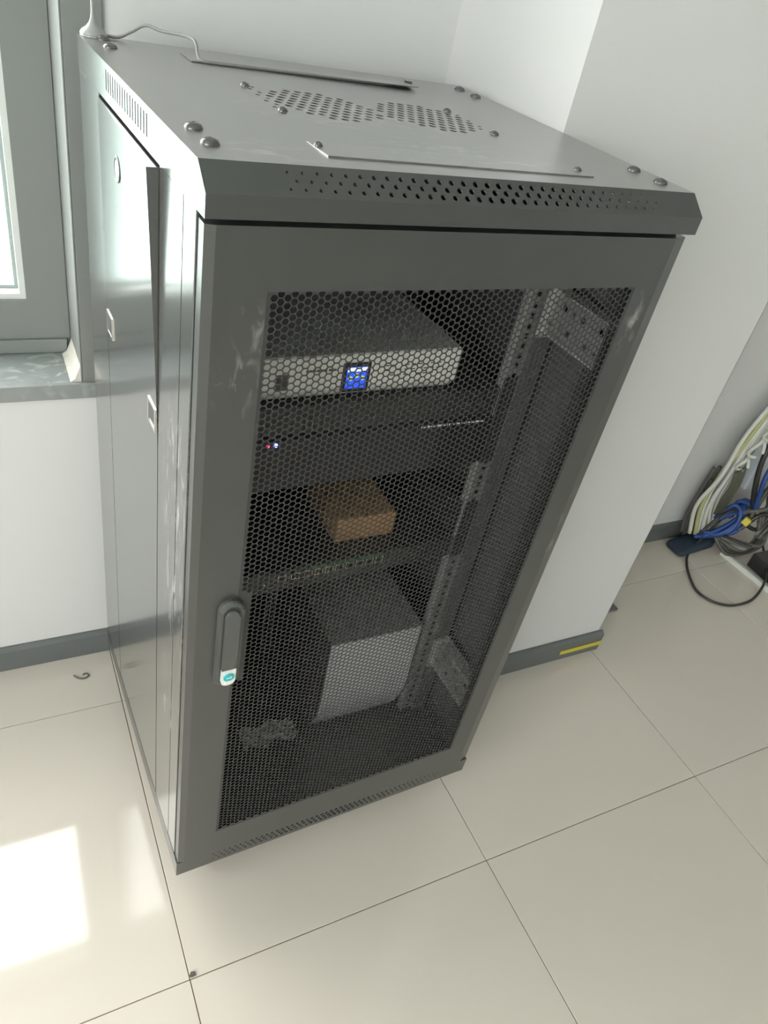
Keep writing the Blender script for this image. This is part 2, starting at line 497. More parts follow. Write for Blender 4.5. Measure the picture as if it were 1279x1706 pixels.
# ------------------------------------------------------------------ the cabinet
YAW = 0.0313
W, D, H, H1, H2, ZB, ZD = 0.6, 0.565, 1.2772, 1.2568, 1.2363, 0.11, 0.1523
cab = thing('server_cabinet', 'tall dark grey metal server cabinet with a hexagon mesh door, standing by the window', 'cabinet', (0, 0, 0), YAW)
CR = Matrix.Rotation(YAW, 4, 'Z')
def L(p):
    return CR @ Vector(p)

def top_cover():
    bm = new()
    t = 0.0012
    fx0, fx1, fy0, fy1 = 0.146, 0.450, 0.212, 0.352
    def q(a, b, c, d): bm.faces.new([bm.verts.new(p) for p in (a, b, c, d)])
    y0, y1 = 0.0202, D
    z = H
    # top plate around the fan grille
    q((0, y0, z), (W, y0, z), (W, fy0, z), (0, fy0, z))
    q((0, fy1, z), (W, fy1, z), (W, y1, z), (0, y1, z))
    q((0, fy0, z), (fx0, fy0, z), (fx0, fy1, z), (0, fy1, z))
    q((fx1, fy0, z), (W, fy0, z), (W, fy1, z), (fx1, fy1, z))
    nx, ny = 20, 10
    cw, ch = (fx1 - fx0) / (nx + 0.5), (fy1 - fy0) / ny
    def r(i, j):
        x = fx0 + (i + 0.5 + (0.5 if j % 2 else 0)) * cw; y = fy0 + (j + 0.5) * ch
        for cx in (0.231, 0.372):
            if ((x - cx) ** 2 + (y - 0.283) ** 2) < 0.069 ** 2 and ((x - cx) ** 2 + (y - 0.283) ** 2) > 0.006 ** 2:
                return 0.0052
        return 0.0032 if i in (0, nx - 1) else 0
    perf(bm, (fx0, fy0, z), (1, 0, 0), (0, 1, 0), nx, ny, cw, ch, r, 0.0015)
    # bevel with three rows of round holes swelling to the middle
    bt, bb = Vector((0, 0.0202, H)), Vector((0, -0.005, H1))
    V = (bt - bb); ln = V.length; V.normalize()
    hx0, hx1 = 0.07, 0.536
    q(tuple(bb), tuple(bb + Vector((hx0, 0, 0))), tuple(bt + Vector((hx0, 0, 0))), tuple(bt))
    q(tuple(bb + Vector((hx1, 0, 0))), tuple(bb + Vector((W, 0, 0))), tuple(bt + Vector((W, 0, 0))), tuple(bt + Vector((hx1, 0, 0))))
    nb = 32
    cw = (hx1 - hx0) / (nb + 0.5)
    rows = 3; ch = 0.0082; m0 = (ln - 3 * ch) / 2
    for (v0, v1) in ((0, m0), (ln - m0, ln)):
        q(tuple(bb + V * v0 + Vector((hx0, 0, 0))), tuple(bb + V * v0 + Vector((hx1, 0, 0))), tuple(bb + V * v1 + Vector((hx1, 0, 0))), tuple(bb + V * v1 + Vector((hx0, 0, 0))))
    perf(bm, bb + V * m0 + Vector((hx0, 0, 0)), (1, 0, 0), V, nb, rows, cw, ch,
         lambda i, j: 0.0012 + 0.0024 * max(0.0, 1 - abs(i + 0.5 - nb / 2) / (nb / 2)) ** 0.8, 0.0015)
    # lips: front, back, sides
    q((0, -0.005, H2), (W, -0.005, H2), (W, -0.005, H1), (0, -0.005, H1))
    q((0, -0.005, H2), (W, -0.005, H2), (W, 0.03, H2), (0, 0.03, H2))
    q((0, D, H2), (W, D, H2), (W, D, H), (0, D, H))
    prof = lambda x: [(x, -0.005, H2), (x, -0.005, H1), (x, 0.0202, H), (x, D, H), (x, D, H2)]
    bm.faces.new([bm.verts.new(p) for p in prof(W)])
    # left side lip with the slotted vent
    sy0, sy1, sz0, sz1 = 0.187, 0.392, 1.2475, 1.2705
    bm.faces.new([bm.verts.new(p) for p in ((0, -0.005, H2), (0, -0.005, H1), (0, 0.0202, H), (0, sy0, H), (0, sy0, H2))])
    q((0, sy1, H2), (0, D, H2), (0, D, H), (0, sy1, H))
    q((0, sy0, H2), (0, sy1, H2), (0, sy1, sz0), (0, sy0, sz0))
    q((0, sy0, sz1), (0, sy1, sz1), (0, sy1, H), (0, sy0, H))
    ns = 17
    perf(bm, (0, sy1, sz0), (0, -1, 0), (0, 0, 1), ns, 1, (sy1 - sy0) / ns, sz1 - sz0, lambda i, j: (0.0024, 0.0110), 0.0006, stagger=False)
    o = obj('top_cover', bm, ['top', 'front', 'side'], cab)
    for f in o.data.polygons:
        n, c = f.normal, f.center
        if c.y < 0.0201 and abs(n.x) < 0.5: f.material_index = 1
        elif abs(n.x) > 0.5 and c.x < 0.01: f.material_index = 2
    # dark lining below so that the holes show the inside
    return o
top_cover()
# the inner roof frame below the cover (keeps the cabinet's inside dark)
bm = new()
box(bm, (0.012, 0.02, H2 - 0.004), (W - 0.012, 0.2, H2 - 0.001)); box(bm, (0.012, 0.36, H2 - 0.004), (W - 0.012, D - 0.01, H2 - 0.001))
obj('roof_frame', bm, 'inner', cab)
# two cooling fans under the grille
for cx in (0.231, 0.372):
    bm = new()
    box(bm, (cx - 0.066, 0.216, H - 0.034), (cx + 0.066, 0.35, H - 0.030))
    cyl(bm, (cx, 0.283, H - 0.03), 0.02, 0.02, n=16)
    for k in range(7):
        a = 2 * PI * k / 7
        pts = [(cx + r_ * math.cos(a + d_), 0.283 + r_ * math.sin(a + d_)) for r_, d_ in ((0.02, -0.25), (0.056, -0.12), (0.056, 0.35), (0.02, 0.3))]
        prism(bm, pts, 'z', H - 0.022, H - 0.020)
    obj('cooling_fan', bm, 'black', cab)

def dome(r, h):
    bm = new()
    lathe(bm, [(r, 0), (r * 0.98, h * 0.25), (r * 0.8, h * 0.68), (r * 0.45, h * 0.93), (0.0016, h), (0.0014, h * 0.85), (0, h * 0.8)], n=18)
    return bm
big = None
for (x, y) in ((0.025, 0.068), (0.025, 0.119), (0.026, 0.487), (0.027, 0.538), (0.575, 0.054), (0.575, 0.102), (0.574, 0.474), (0.573, 0.521)):
    if big is None:
        big = obj('cover_bolt', dome(0.0088, 0.0052), 'screw', cab, True); o = big
    else:
        o = big.copy(); COL.objects.link(o)
    o.location = (x, y, H)
small = None
for (x, y) in ((0.152, 0.346), (0.156, 0.230), (0.436, 0.334), (0.441, 0.223)):
    if small is None:
        small = obj('fan_screw', dome(0.0058, 0.0042), 'screw', cab, True); o = small
    else:
        o = small.copy(); COL.objects.link(o)
    o.location = (x, y, H)

# blank plate at the front of the top, cable-entry cover at its rear
bm = new()
prism(bm, [(0.053, H), (0.053, H + 0.0015), (0.106, H + 0.0004), (0.106, H)], 'x', 0.133, 0.466)
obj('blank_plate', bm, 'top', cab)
for (x, y) in ((0.138, 0.089), (0.461, 0.077)):
    o = small.copy(); o.name = 'plate_screw'; COL.objects.link(o); o.location = (x, y, H + 0.0008); o.scale = (0.8, 0.8, 0.9)
bm = new()
def rear_cover():
    x0, x1 = 0.120, 0.460
    yf, yb = 0.4605, 0.512
    h0, h1, t = 0.0016, 0.0058, 0.0012
    P = [(x0, yf, H + h0), (x1, yf, H + h1), (x1, yb, H + 0.0022), (x0, yb, H + 0.0014)]
    A = [bm.verts.new(p) for p in P]; B = [bm.verts.new((p[0], p[1], p[2] - t)) for p in P]
    bm.faces.new(A); bm.faces.new(B[::-1])
    for i in range(4):
        bm.faces.new((A[i], B[i], B[(i + 1) % 4], A[(i + 1) % 4]))
rear_cover()
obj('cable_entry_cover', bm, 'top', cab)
bm = new(); box(bm, (0.461, 0.498, H), (0.470, 0.506, H + 0.006)); obj('cover_clip', bm, 'screw', cab)

# frame: corner posts and side panels
def posts():
    for (x0, x1, y0, y1) in ((0.0006, 0.03, 0.0205, 0.06), (W - 0.03, W - 0.0006, 0.0205, 0.06), (0.0006, 0.03, D - 0.05, D - 0.001), (W - 0.03, W - 0.0006, D - 0.05, D - 0.001)):
        bx('corner_post', (x0, y0, ZD), (x1, y1, H2 - 0.0005), 'side' if x0 < 0.1 else 'paint', cab, 0.001)
posts()
# left skin between posts and removable panel, with the panel leaning out at its top front corner
bm = new()
box(bm, (0.0002, 0.06, ZD), (0.004, 0.142, H2 - 0.0005)); box(bm, (0.0002, 0.4330, ZD), (0.004, D - 0.05, H2 - 0.0005))
obj('side_frame', bm, 'side', cab)
def side_panel():
    bm = new()
    ya, yb = 0.1445, 0.4295
    za, zb = 0.156, 1.2335
    ny, nz = 8, 40
    def lift(u, z):
        l = max(0.0, (z - 0.90) / (zb - 0.90)) ** 1.3
        return l * (0.0022 + 0.0103 * (1 - u))
    def pt(i, k, off=0.0):
        u, z = i / ny, za + (zb - za) * k / nz
        return (-lift(u, z) + off, ya + (yb - ya) * u, z)
    F = [[bm.verts.new(pt(i, k)) for k in range(nz + 1)] for i in range(ny + 1)]
    for i in range(ny):
        for k in range(nz):
            bm.faces.new((F[i][k], F[i + 1][k], F[i + 1][k + 1], F[i][k + 1]))
    def strip(pts):
        A = [bm.verts.new(pt(i, k)) for i, k in pts]; B = [bm.verts.new((0.0045,) + pt(i, k)[1:]) for i, k in pts]
        for q in range(len(pts) - 1):
            bm.faces.new((A[q], A[q + 1], B[q + 1], B[q]))
    strip([(0, k) for k in range(nz + 1)]); strip([(ny, k) for k in range(nz + 1)])
    strip([(i, nz) for i in range(ny + 1)]); strip([(i, 0) for i in range(ny + 1)])
    p = obj('side_panel', bm, 'side', cab, True, merge=False)
    # round lock near the top
    bm = new(); 
    ring = [(0.0150, 0.0), (0.0150, 0.0006), (0.0142, 0.0010), (0.0122, 0.0010), (0.0118, 0.0003), (0.0, 0.0003)]
    lathe(bm, ring, n=24)
    lock = obj('panel_lock', bm, 'darkplastic', p, True, (-0.0058, 0.308, 1.184), (0, -PI / 2, 0))
    bm = new(); lathe(bm, [(0.0, 0.0006), (0.0095, 0.0006), (0.0095, 0.0001)], n=20); obj('lock_face', bm, 'chrome', lock)
    # two rectangular spring latches
    for (y, z, x) in ((0.409, 0.9435, -0.0008), (0.166, 0.9425, -0.001)):
        bm = new()
        w, h, b, t = 0.0175, 0.0165, 0.0034, 0.0014
        for (a, c) in (((-w, -h), (w, -h + b)), ((-w, h - b), (w, h)), ((-w, -h + b), (-w + b, h - b)), ((w - b, -h + b), (w, h - b))):
            box(bm, (-t, a[0], a[1]), (0.001, c[0], c[1]))
        la = obj('latch', bm, 'chrome', p, False, (x, y, z))
        bm = new(); box(bm, (-0.0004, -w + b, -h + b), (0.001, w - b, h - b)); obj('latch_slide', bm, 'darkplastic', la)
side_panel()
bx('side_panel', (W - 0.006, 0.06, ZD), (W - 0.001, D - 0.05, H2 - 0.0005), 'inner', cab)
bx('back_door', (0.03, D - 0.012, ZD), (W - 0.03, D - 0.002, H2 - 0.001), 'inner', cab)

# base with a perforated front band
def base():
    bm = new()
    box(bm, (0.0, 0.012, ZB), (0.006, D, ZD - 0.001)); box(bm, (W - 0.006, 0.012, ZB), (W, D, ZD - 0.001))
    box(bm, (0.006, D - 0.006, ZB), (W - 0.006, D, ZD - 0.001)); box(bm, (0.006, 0.012, ZD - 0.004), (W - 0.006, D - 0.006, ZD - 0.001))
    def q(a, b, c, d): bm.faces.new([bm.verts.new(p) for p in (a, b, c, d)])
    y = 0.002
    hx0, hx1, hz0, hz1 = 0.06, 0.54, ZB + 0.008, ZB + 0.032
    q((0, y, ZB), (W, y, ZB), (W, y, hz0), (0, y, hz0)); q((0, y, hz1), (W, y, hz1), (W, y, ZD - 0.003), (0, y, ZD - 0.003))
    q((0, y, hz0), (hx0, y, hz0), (hx0, y, hz1), (0, y, hz1)); q((hx1, y, hz0), (W, y, hz0), (W, y, hz1), (hx1, y, hz1))
    nb = 48
    perf(bm, (hx0, y, hz0), (1, 0, 0), (0, 0, 1), nb, 3, (hx1 - hx0) / (nb + 0.5), 0.008, lambda i, j: 0.0012 + 0.0022 * max(0, 1 - abs(i + 0.5 - nb / 2) / (nb / 2)) ** 0.7, 0.002)
    q((0, y, ZB), (0, y, ZD - 0.003), (0, 0.012, ZD - 0.003), (0, 0.012, ZB)); q((W, y, ZB), (W, y, ZD - 0.003), (W, 0.012, ZD - 0.003), (W, 0.012, ZB))
    q((0, y, ZB), (W, y, ZB), (W, 0.03, ZB), (0, 0.03, ZB)); q((0, y, ZD - 0.003), (W, y, ZD - 0.003), (W, 0.03, ZD - 0.003), (0, 0.03, ZD - 0.003))
    obj('base_frame', bm, 'front', cab)
    for x in (0.065, W - 0.065):
        bx('corner_bracket', (x - 0.035, 0.012, ZB - 0.007), (x + 0.035, 0.08, ZB), 'paint', cab)
base()
for (x, y) in ((0.075, 0.085), (W - 0.075, 0.085), (0.075, D - 0.075), (W - 0.075, D - 0.075)):
    bm = new(); box(bm, (x - 0.022, y - 0.022, 0.088), (x + 0.022, y + 0.022, 0.103))
    box(bm, (x - 0.016, y - 0.012, 0.03), (x - 0.013, y + 0.012, 0.09)); box(bm, (x + 0.013, y - 0.012, 0.03), (x + 0.016, y + 0.012, 0.09))
    if y > 0.2: box(bm, (x - 0.022, y - 0.022, 0.1), (x + 0.022, y + 0.022, ZB))
    c = obj('caster', bm, 'zinc', cab)
    bm = new(); cyl(bm, (x - 0.012, y, 0.037), 0.037, 0.024, 'x', 24); obj('caster_wheel', bm, 'black', c)

# ---- front door
XL, XR = 0.0022, 0.5985
OX0, OX1, OZ0, OZ1 = 0.0640, 0.5405, 0.2175, 1.1690      # opening in the door frame
ZT = 1.2297
def door():
    bm = new()
    def q(a, b, c, d): bm.faces.new([bm.verts.new(p) for p in (a, b, c, d)])
    xa, xb = 0.012, 0.577
    q((xa, 0, ZD), (xb, 0, ZD), (xb, 0, OZ0), (xa, 0, OZ0)); q((xa, 0, OZ1), (xb, 0, OZ1), (xb, 0, ZT), (xa, 0, ZT))
    q((xa, 0, OZ0), (OX0, 0, OZ0), (OX0, 0, OZ1), (xa, 0, OZ1)); q((OX1, 0, OZ0), (xb, 0, OZ0), (xb, 0, OZ1), (OX1, 0, OZ1))
    q((XL, 0.003, ZD), (xa, 0, ZD), (xa, 0, ZT), (XL, 0.003, ZT)); q((xb, 0, ZD), (XR, 0.006, ZD), (XR, 0.006, ZT), (xb, 0, ZT))
    q((XL, 0.003, ZD), (XL, 0.003, ZT), (XL, 0.019, ZT), (XL, 0.019, ZD)); q((XR, 0.006, ZD), (XR, 0.006, ZT), (XR, 0.019, ZT), (XR, 0.019, ZD))
    for z in (ZD, ZT):
        bm.faces.new([bm.verts.new(p) for p in ((XL, 0.003, z), (xa, 0, z), (xb, 0, z), (XR, 0.006, z), (XR, 0.019, z), (XL, 0.019, z))])
    # returns behind the opening
    t = 0.0012
    q((OX0, 0, OZ0), (OX0, 0, OZ1), (OX0, t, OZ1), (OX0, t, OZ0)); q((OX1, 0, OZ0), (OX1, 0, OZ1), (OX1, t, OZ1), (OX1, t, OZ0))
    q((OX0, 0, OZ0), (OX1, 0, OZ0), (OX1, t, OZ0), (OX0, t, OZ0)); q((OX0, 0, OZ1), (OX1, 0, OZ1), (OX1, t, OZ1), (OX0, t, OZ1))
    # back faces of the frame members
    y = 0.018
    q((XL, y, ZD), (OX0, y, ZD), (OX0, y, ZT), (XL, y, ZT)); q((OX1, y, ZD), (XR, y, ZD), (XR, y, ZT), (OX1, y, ZT))
    dr = obj('door', bm, 'front', cab)
    # hexagon mesh: one sheet with about eight thousand real holes
    bm = new()
    R = 0.00467
    dx, dz = 1.5 * R, math.sqrt(3) * R
    x0, z0 = 0.0715, 0.2245
    nc, nr = int((0.5365 - x0) / dx) + 1, int((1.1645 - z0) / dz) + 1
    k_in = 0.825
    yf, yk = 0.0004, 0.0011
    for c in range(-2, nc + 2):
        for r in range(-2, nr + 2):
            cx = x0 + c * dx; cz = z0 + r * dz + (dz / 2 if c % 2 else 0)
            hx = [(cx + R * math.cos(PI / 3 * k), cz + R * math.sin(PI / 3 * k)) for k in range(6)]
            solid = c < 0 or c >= nc or r < 0 or r >= nr or (cx < 0.0845 and 0.608 < cz < 0.776)
            if solid:
                bm.faces.new([bm.verts.new((a, yf, b)) for a, b in hx])
                continue
            O = [bm.verts.new((a, yf, b)) for a, b in hx]
            I = [bm.verts.new((cx + (a - cx) * k_in, yf, cz + (b - cz) * k_in)) for a, b in hx]
            B = [bm.verts.new((cx + (a - cx) * k_in, yk, cz + (b - cz) * k_in)) for a, b in hx]
            for k in range(6):
                l = (k + 1) % 6
                bm.faces.new((O[k], O[l], I[l], I[k])); bm.faces.new((I[k], I[l], B[l], B[k]))
    me = bpy.data.meshes.new('mesh_panel'); bmesh.ops.recalc_face_normals(bm, faces=bm.faces[:]); bm.to_mesh(me); bm.free()
    me.materials.append(M['mesh'])
    mp = bpy.data.objects.new('mesh_panel', me); COL.objects.link(mp); mp.parent = dr
    # swing handle
    def stadium(x0, x1, z0, z1, n=10, bottom=True):
        r = (x1 - x0) / 2; cx = (x0 + x1) / 2
        up = [(cx + r * math.cos(PI * k / n), z1 - r + r * math.sin(PI * k / n)) for k in range(n + 1)]
        rb = r if bottom is True else bottom
        if rb >= r:
            dn = [(cx + r * math.cos(PI + PI * k / n), z0 + r + r * math.sin(PI + PI * k / n)) for k in range(n + 1)]
        else:
            dn = [(x0 + rb + rb * math.cos(PI + PI / 2 * k / 5), z0 + rb + rb * math.sin(PI + PI / 2 * k / 5)) for k in range(6)] + [(x1 - rb + rb * math.cos(-PI / 2 + PI / 2 * k / 5), z0 + rb + rb * math.sin(-PI / 2 + PI / 2 * k / 5)) for k in range(6)]
        return up + dn
    def plate(x0, x1, z0, z1, y0, y1, m, name, par, bev=0.0015, bottom=True):
        bm = new(); prism(bm, stadium(x0, x1, z0, z1, bottom=bottom), 'y', y0, y1)
        es = [e for e in bm.edges if abs(e.verts[0].co.y - y0) < 1e-6 and abs(e.verts[1].co.y - y0) < 1e-6]
        bmesh.ops.bevel(bm, geom=es, offset=bev, segments=2, affect='EDGES', profile=0.5)
        return obj(name, bm, m, par, False)
    hb = plate(0.0385, 0.0715, 0.6165, 0.7715, -0.009, -0.0002, 'handle', 'handle_base', dr, 0.004, bottom=0.009)
    plate(0.0440, 0.0668, 0.6205, 0.7640, -0.0095, -0.0088, 'black', 'handle_recess', hb, 0.0003, bottom=0.007)
    plate(0.0455, 0.0652, 0.6512, 0.7590, -0.0135, -0.0094, 'handle', 'lever', hb, 0.0025, bottom=0.0008)
    bm = new()
    r_ = 0.0085
    pts = [(0.0652, 0.6505), (0.0455, 0.6505)] + [(0.0455 + r_ - r_ * math.cos(PI / 2 * k / 5), 0.6205 + r_ - r_ * math.sin(PI / 2 * k / 5)) for k in range(6)] + [(0.0652 - r_ + r_ * math.sin(PI / 2 * k / 5), 0.6205 + r_ - r_ * math.cos(PI / 2 * k / 5)) for k in range(6)]
    prism(bm, pts, 'y', -0.0142, -0.0094)
    lp = obj('lock_plate', bm, 'silver_bright', hb)
    return dr, lp, hb
dr, lp, hb = door()
# the lock plate's rounded top would cross the lever, so the teal key cover and its slot go on the plate's face
bm = new()
n = 20
pts = [(0.0554 + 0.0077 * math.cos(2 * PI * k / n), 0.6375 + 0.0062 * math.sin(2 * PI * k / n)) for k in range(n)]
prism(bm, pts, 'y', -0.0162, -0.0140); obj('key_cover', bm, 'teal', hb)
bm = new(); box(bm, (0.0518, -0.0166, 0.6366), (0.0590, -0.0161, 0.6382)); box(bm, (0.0575, -0.0166, 0.6382), (0.0590, -0.0161, 0.6396)); obj('key_mark', bm, 'white_print', hb)
bm = new(); box(bm, (0.0505, -0.0152, 0.6235), (0.0603, -0.0141, 0.6300)); obj('key_flap', bm, 'silver', hb)

# ---- rack inside: rails, posts, braces
def rails():
    for (s, x0) in ((1, 0.5185), (-1, 0.0545)):
        bm = new()
        n = 66; z0 = 0.165; ch = 0.01588
        perf(bm, (x0, 0.15, z0), (1, 0, 0), (0, 0, 1), 1, n, 0.027, ch, lambda i, j: (0.0046, 0.0046), 0.002, stagger=False)
        xs = x0 if s > 0 else x0 + 0.027
        def q(a, b, c, d): bm.faces.new([bm.verts.new(p) for p in (a, b, c, d)])
        rail = obj('rack_rail', bm, 'zinc_dark', cab)
        bm = new()
        box(bm, (min(xs, xs - s * 0.002), 0.1495, z0), (max(xs, xs - s * 0.002), 0.163, z0 + n * ch))
        obj('rail_web', bm, 'zinc', rail)
    for (xa, xb) in ((0.547, 0.572), (0.028, 0.053)):
        bx('rack_post', (xa, 0.142, ZD), (xb, 0.19, H2 - 0.005), 'inner', cab)
    for (xa, xb) in ((0.5175, 0.545), (0.055, 0.0825)):
        bx('rear_rail', (xa, 0.46, ZD), (xb, 0.463, H2 - 0.005), 'inner', cab)
    for z in (1.045, 0.318):
        for (xa, xb, s) in ((0.552, 0.577, -1), (0.023, 0.048, 1)):
            bm = new()
            # channel: perforated web facing the middle, a top and a bottom flange
            xf = xa if s < 0 else xb
            perf(bm, (xf, 0.142, z), (0, -1, 0), (0, 0, 1), 6, 2, 0.0195, 0.030, lambda i, j: 0.0052 if (i + j) % 2 == 0 else 0.0026, 0.002, stagger=False)
            wb = obj('side_brace', bm, 'zinc_dark', cab)
            bm = new()
            box(bm, (xa, 0.022, z + 0.06), (xb, 0.142, z + 0.062)); box(bm, (xa - 0.006 if s < 0 else xa, 0.022, z - 0.002), (xb if s < 0 else xb + 0.006, 0.142, z))
            obj('brace_flange', bm, 'zinc', wb)
            bm = new(); box(bm, (xa - 0.012 if s < 0 else xa, 0.136, z - 0.01), (xb if s < 0 else xb + 0.012, 0.1415, z + 0.068))
            obj('brace_plate', bm, 'zinc', cab)
rails()

# ------------------------------------------------------------------ equipment in the cabinet (each a thing of its own)
def inside(name, label, cat, loc, rz=0.0):
    p = L(loc)
    return thing(name, label, cat, p, YAW + rz)

def ears(par, z0, z1, m='black', y=0.1514):
    for (a, b) in ((0.0590, 0.0835), (0.5165, 0.5410)):
        bx('rack_ear', (a, y - 0.0035, z0), (b, y - 0.0015, z1), m, par)

# silver unit with a colour screen
d1 = inside('display_unit', 'silver rack unit with a small blue screen, topmost in the cabinet', 'device', (0.0785, 0.155, 0.9465))
bm = new()
prism(bm, [(0.002, 0.016), (0.0, 0.020), (0.0, 0.066), (0.002, 0.068), (0.25, 0.068), (0.25, 0.0), (0.022, 0.0), (0.010, 0.004)], 'x', 0.0, 0.349)
obj('housing', bm, 'silver', d1)
bz = bx('screen_bezel', (0.165, -0.0022, 0.0125), (0.206, 0.001, 0.0555), 'blackgloss', d1, 0.001)
sc = bx('screen', (0.1705, -0.0028, 0.018), (0.2015, -0.0021, 0.050), 'scr_blue', d1)
bx('title_bar', (0.1710, -0.0031, 0.0435), (0.2010, -0.0028, 0.0495), 'scr_white', sc)
for (x, z) in ((0.1765, 0.0335), (0.1855, 0.0375), (0.1945, 0.0335)):
    bm = new(); cyl(bm, (x, -0.0032, z), 0.0036, 0.0004, 'y', 14); obj('icon', bm, 'scr_green', sc)
bx('usb_port', (0.0725, -0.0015, 0.022), (0.0885, 0.001, 0.044), 'dark_print', d1)
bm = new()
x = 0.112
for w in (0.004, 0.003, 0.005, 0.004, 0.003, 0.005, 0.0, 0.006, 0.003):
    if w: box(bm, (x, -0.0004, 0.045), (x + w, 0.0002, 0.0485))
    x += w + 0.0012
obj('printed_mark', bm, 'dark_print', d1)
bm = new()
for r in range(3):
    for c in range(9):
        if (r * 3 + c) % 4: box(bm, (0.228 + c * 0.0105, -0.0004, 0.032 + r * 0.0075), (0.235 + c * 0.0105, 0.0002, 0.0338 + r * 0.0075))
obj('printed_legend', bm, 'dark_print', d1)

# flat black amplifier under it
d2 = inside('black_amplifier', 'slim plain black rack unit directly under the silver unit', 'device', (0, 0, 0))
bm = bbox((0.084, 0.15, 0.9005), (0.516, 0.45, 0.9462), 0.0015, 1); obj('housing', bm, 'black', d2)
ears(d2, 0.9005, 0.964)
bm = new()
for k in range(2):
    cyl(bm, (0.46 + 0.025 * k, 0.1455, 0.923), 0.006, 0.005, 'y', 16)
obj('knob', bm, 'darkplastic', d2)

# black recorder with LEDs
d3 = inside('video_recorder', 'black rack recorder with glowing red and blue lights at its left', 'recorder', (0, 0, 0))
bm = bbox((0.084, 0.15, 0.8085), (0.516, 0.46, 0.8995), 0.002, 2); obj('housing', bm, 'blackgloss', d3)
ears(d3, 0.8085, 0.8995)
bx('front_panel', (0.084, 0.1482, 0.8125), (0.516, 0.1502, 0.8955), 'blackgloss', d3, 0.0006)
bm = new(); cyl(bm, (0.1465, 0.1468, 0.8885), 0.0020, 0.002, 'y', 12); o = obj('red_light', bm, 'led_red', d3); o['label'] = 'glowing red indicator'
bm = new(); cyl(bm, (0.1575, 0.1468, 0.8885), 0.0024, 0.002, 'y', 12); o = obj('blue_light', bm, 'led_blue', d3); o['label'] = 'glowing blue indicator'
bm = new(); box(bm, (0.152, 0.1476, 0.846), (0.168, 0.1482, 0.852)); obj('usb_port', bm, 'dark_print', d3)
bm = new(); x = 0.386
for w in (0.008, 0.005, 0.007, 0.011, 0.003, 0.002, 0.002, 0.002, 0.002, 0.007, 0.003, 0.006, 0.003, 0.007, 0.006, 0.008):
    box(bm, (x, 0.1477, 0.8895), (x + w, 0.1481, 0.8925)); x += w + 0.0022
obj('white_lettering', bm, 'white_print', d3)

# shelf, cardboard box, switch
d4 = inside('equipment_shelf', 'dark metal rack tray carrying the cardboard box', 'shelf', (0, 0, 0))
bx('tray', (0.084, 0.153, 0.6480), (0.516, 0.45, 0.6498), 'black', d4)
for (a, b) in ((0.084, 0.0855), (0.5145, 0.516)):
    bm = new(); prism(bm, [(0.153, 0.6498), (0.153, 0.7255), (0.30, 0.672), (0.45, 0.672), (0.45, 0.6498)], 'x', a, b); obj('side_wall', bm, 'black', d4)
ears(d4, 0.605, 0.7255, y=0.1499)
bcard = inside('cardboard_box', 'small brown cardboard box on the rack tray above the switch', 'box', (0.300, 0.189, 0.6500), -0.015)
bm = bbox((0, 0, 0), (0.108, 0.125, 0.0475), 0.0008, 1); obj('carton', bm, 'card', bcard)
bm = new(); box(bm, (0.0, 0.060, 0.0475), (0.108, 0.0605, 0.0479)); obj('flap_seam', bm, 'dark_print', bcard)

d5 = inside('network_switch', 'black network switch with a row of metal ports above the grey tower', 'switch', (0, 0, 0))
bm = bbox((0.084, 0.15, 0.6055), (0.516, 0.34, 0.6475), 0.0012, 1); obj('housing', bm, 'black', d5)
for (a, b) in ((0.0590, 0.0835), (0.5165, 0.5410)):
    bx('rack_ear', (a, 0.1495 - 0.001, 0.6055), (b, 0.1497, 0.6470), 'black', d5)
bx('green_reflection', (0.245, 0.1494, 0.6415), (0.372, 0.1501, 0.6432), 'led_reflection', d5)  # green LED reflection painted as a thin strip on the switch
for k in range(10):
    bm = new()
    x = 0.195 + k * 0.0183 + (0.004 if k < 2 else 0) * (k - 2)
    w, z0, z1 = 0.0145, 0.6275, 0.6405
    t = 0.0014
    for (a, b) in (((x, z0), (x + t, z1)), ((x + w - t, z0), (x + w, z1)), ((x + t, z1 - t), (x + w - t, z1)), ((x + t, z0), (x + w - t, z0 + 0.0009)), ((x + 0.005, z0), (x + w - 0.005, z0 + 0.003))):
        box(bm, (a[0], 0.1470, a[1]), (b[0], 0.1501, b[1]))
    pt = obj('port', bm, 'port', d5)
    bm = new(); box(bm, (x + t, 0.1496, z0 + 0.001), (x + w - t, 0.14995, z1 - t)); obj('socket', bm, 'porthole', pt)
bm = new(); cyl(bm, (0.166, 0.1484, 0.626), 0.0016, 0.0016, 'y', 10); obj('screw', bm, 'port', d5)

# the grey tower on the cabinet floor
ups = inside('tower_power_supply', 'grey tower power supply standing on the cabinet floor', 'power supply', (0.3125, 0.146, 0.1515), -0.03)
pro = [(0.0, 0.284), (0.0, 0.130), (0.002, 0.10), (0.008, 0.07), (0.018, 0.04), (0.032, 0.015), (0.042, 0.0), (0.05, 0.0), (0.05, 0.286), (0.003, 0.286)]
bm = new(); prism(bm, pro, 'x', 0.0, 0.187)
bmesh.ops.bevel(bm, geom=[e for e in bm.edges if abs(e.verts[0].co.x - e.verts[1].co.x) < 1e-6 and max(e.verts[0].co.y, e.verts[1].co.y) < 0.05], offset=0.003, segments=2, affect='EDGES')
o = obj('front_bezel', bm, ['upsfront', 'upsside_shaded'], ups)
for f in o.data.polygons:
    if abs(f.normal.x) > 0.9: f.material_index = 1  # bezel sides take the shaded tone too
o['label'] = 'lighter grey front cover, curved back at the bottom'
bm = bbox((0.002, 0.05, 0.0), (0.185, 0.30, 0.2845), 0.002, 1); obj('body', bm, 'upsside_shaded', ups)
bm = bbox((-0.0005, -0.0005, 0.2862), (0.1875, 0.30, 0.2885), 0.0009, 1); obj('top_cover', bm, 'upstop_lit', ups)
bm = new()
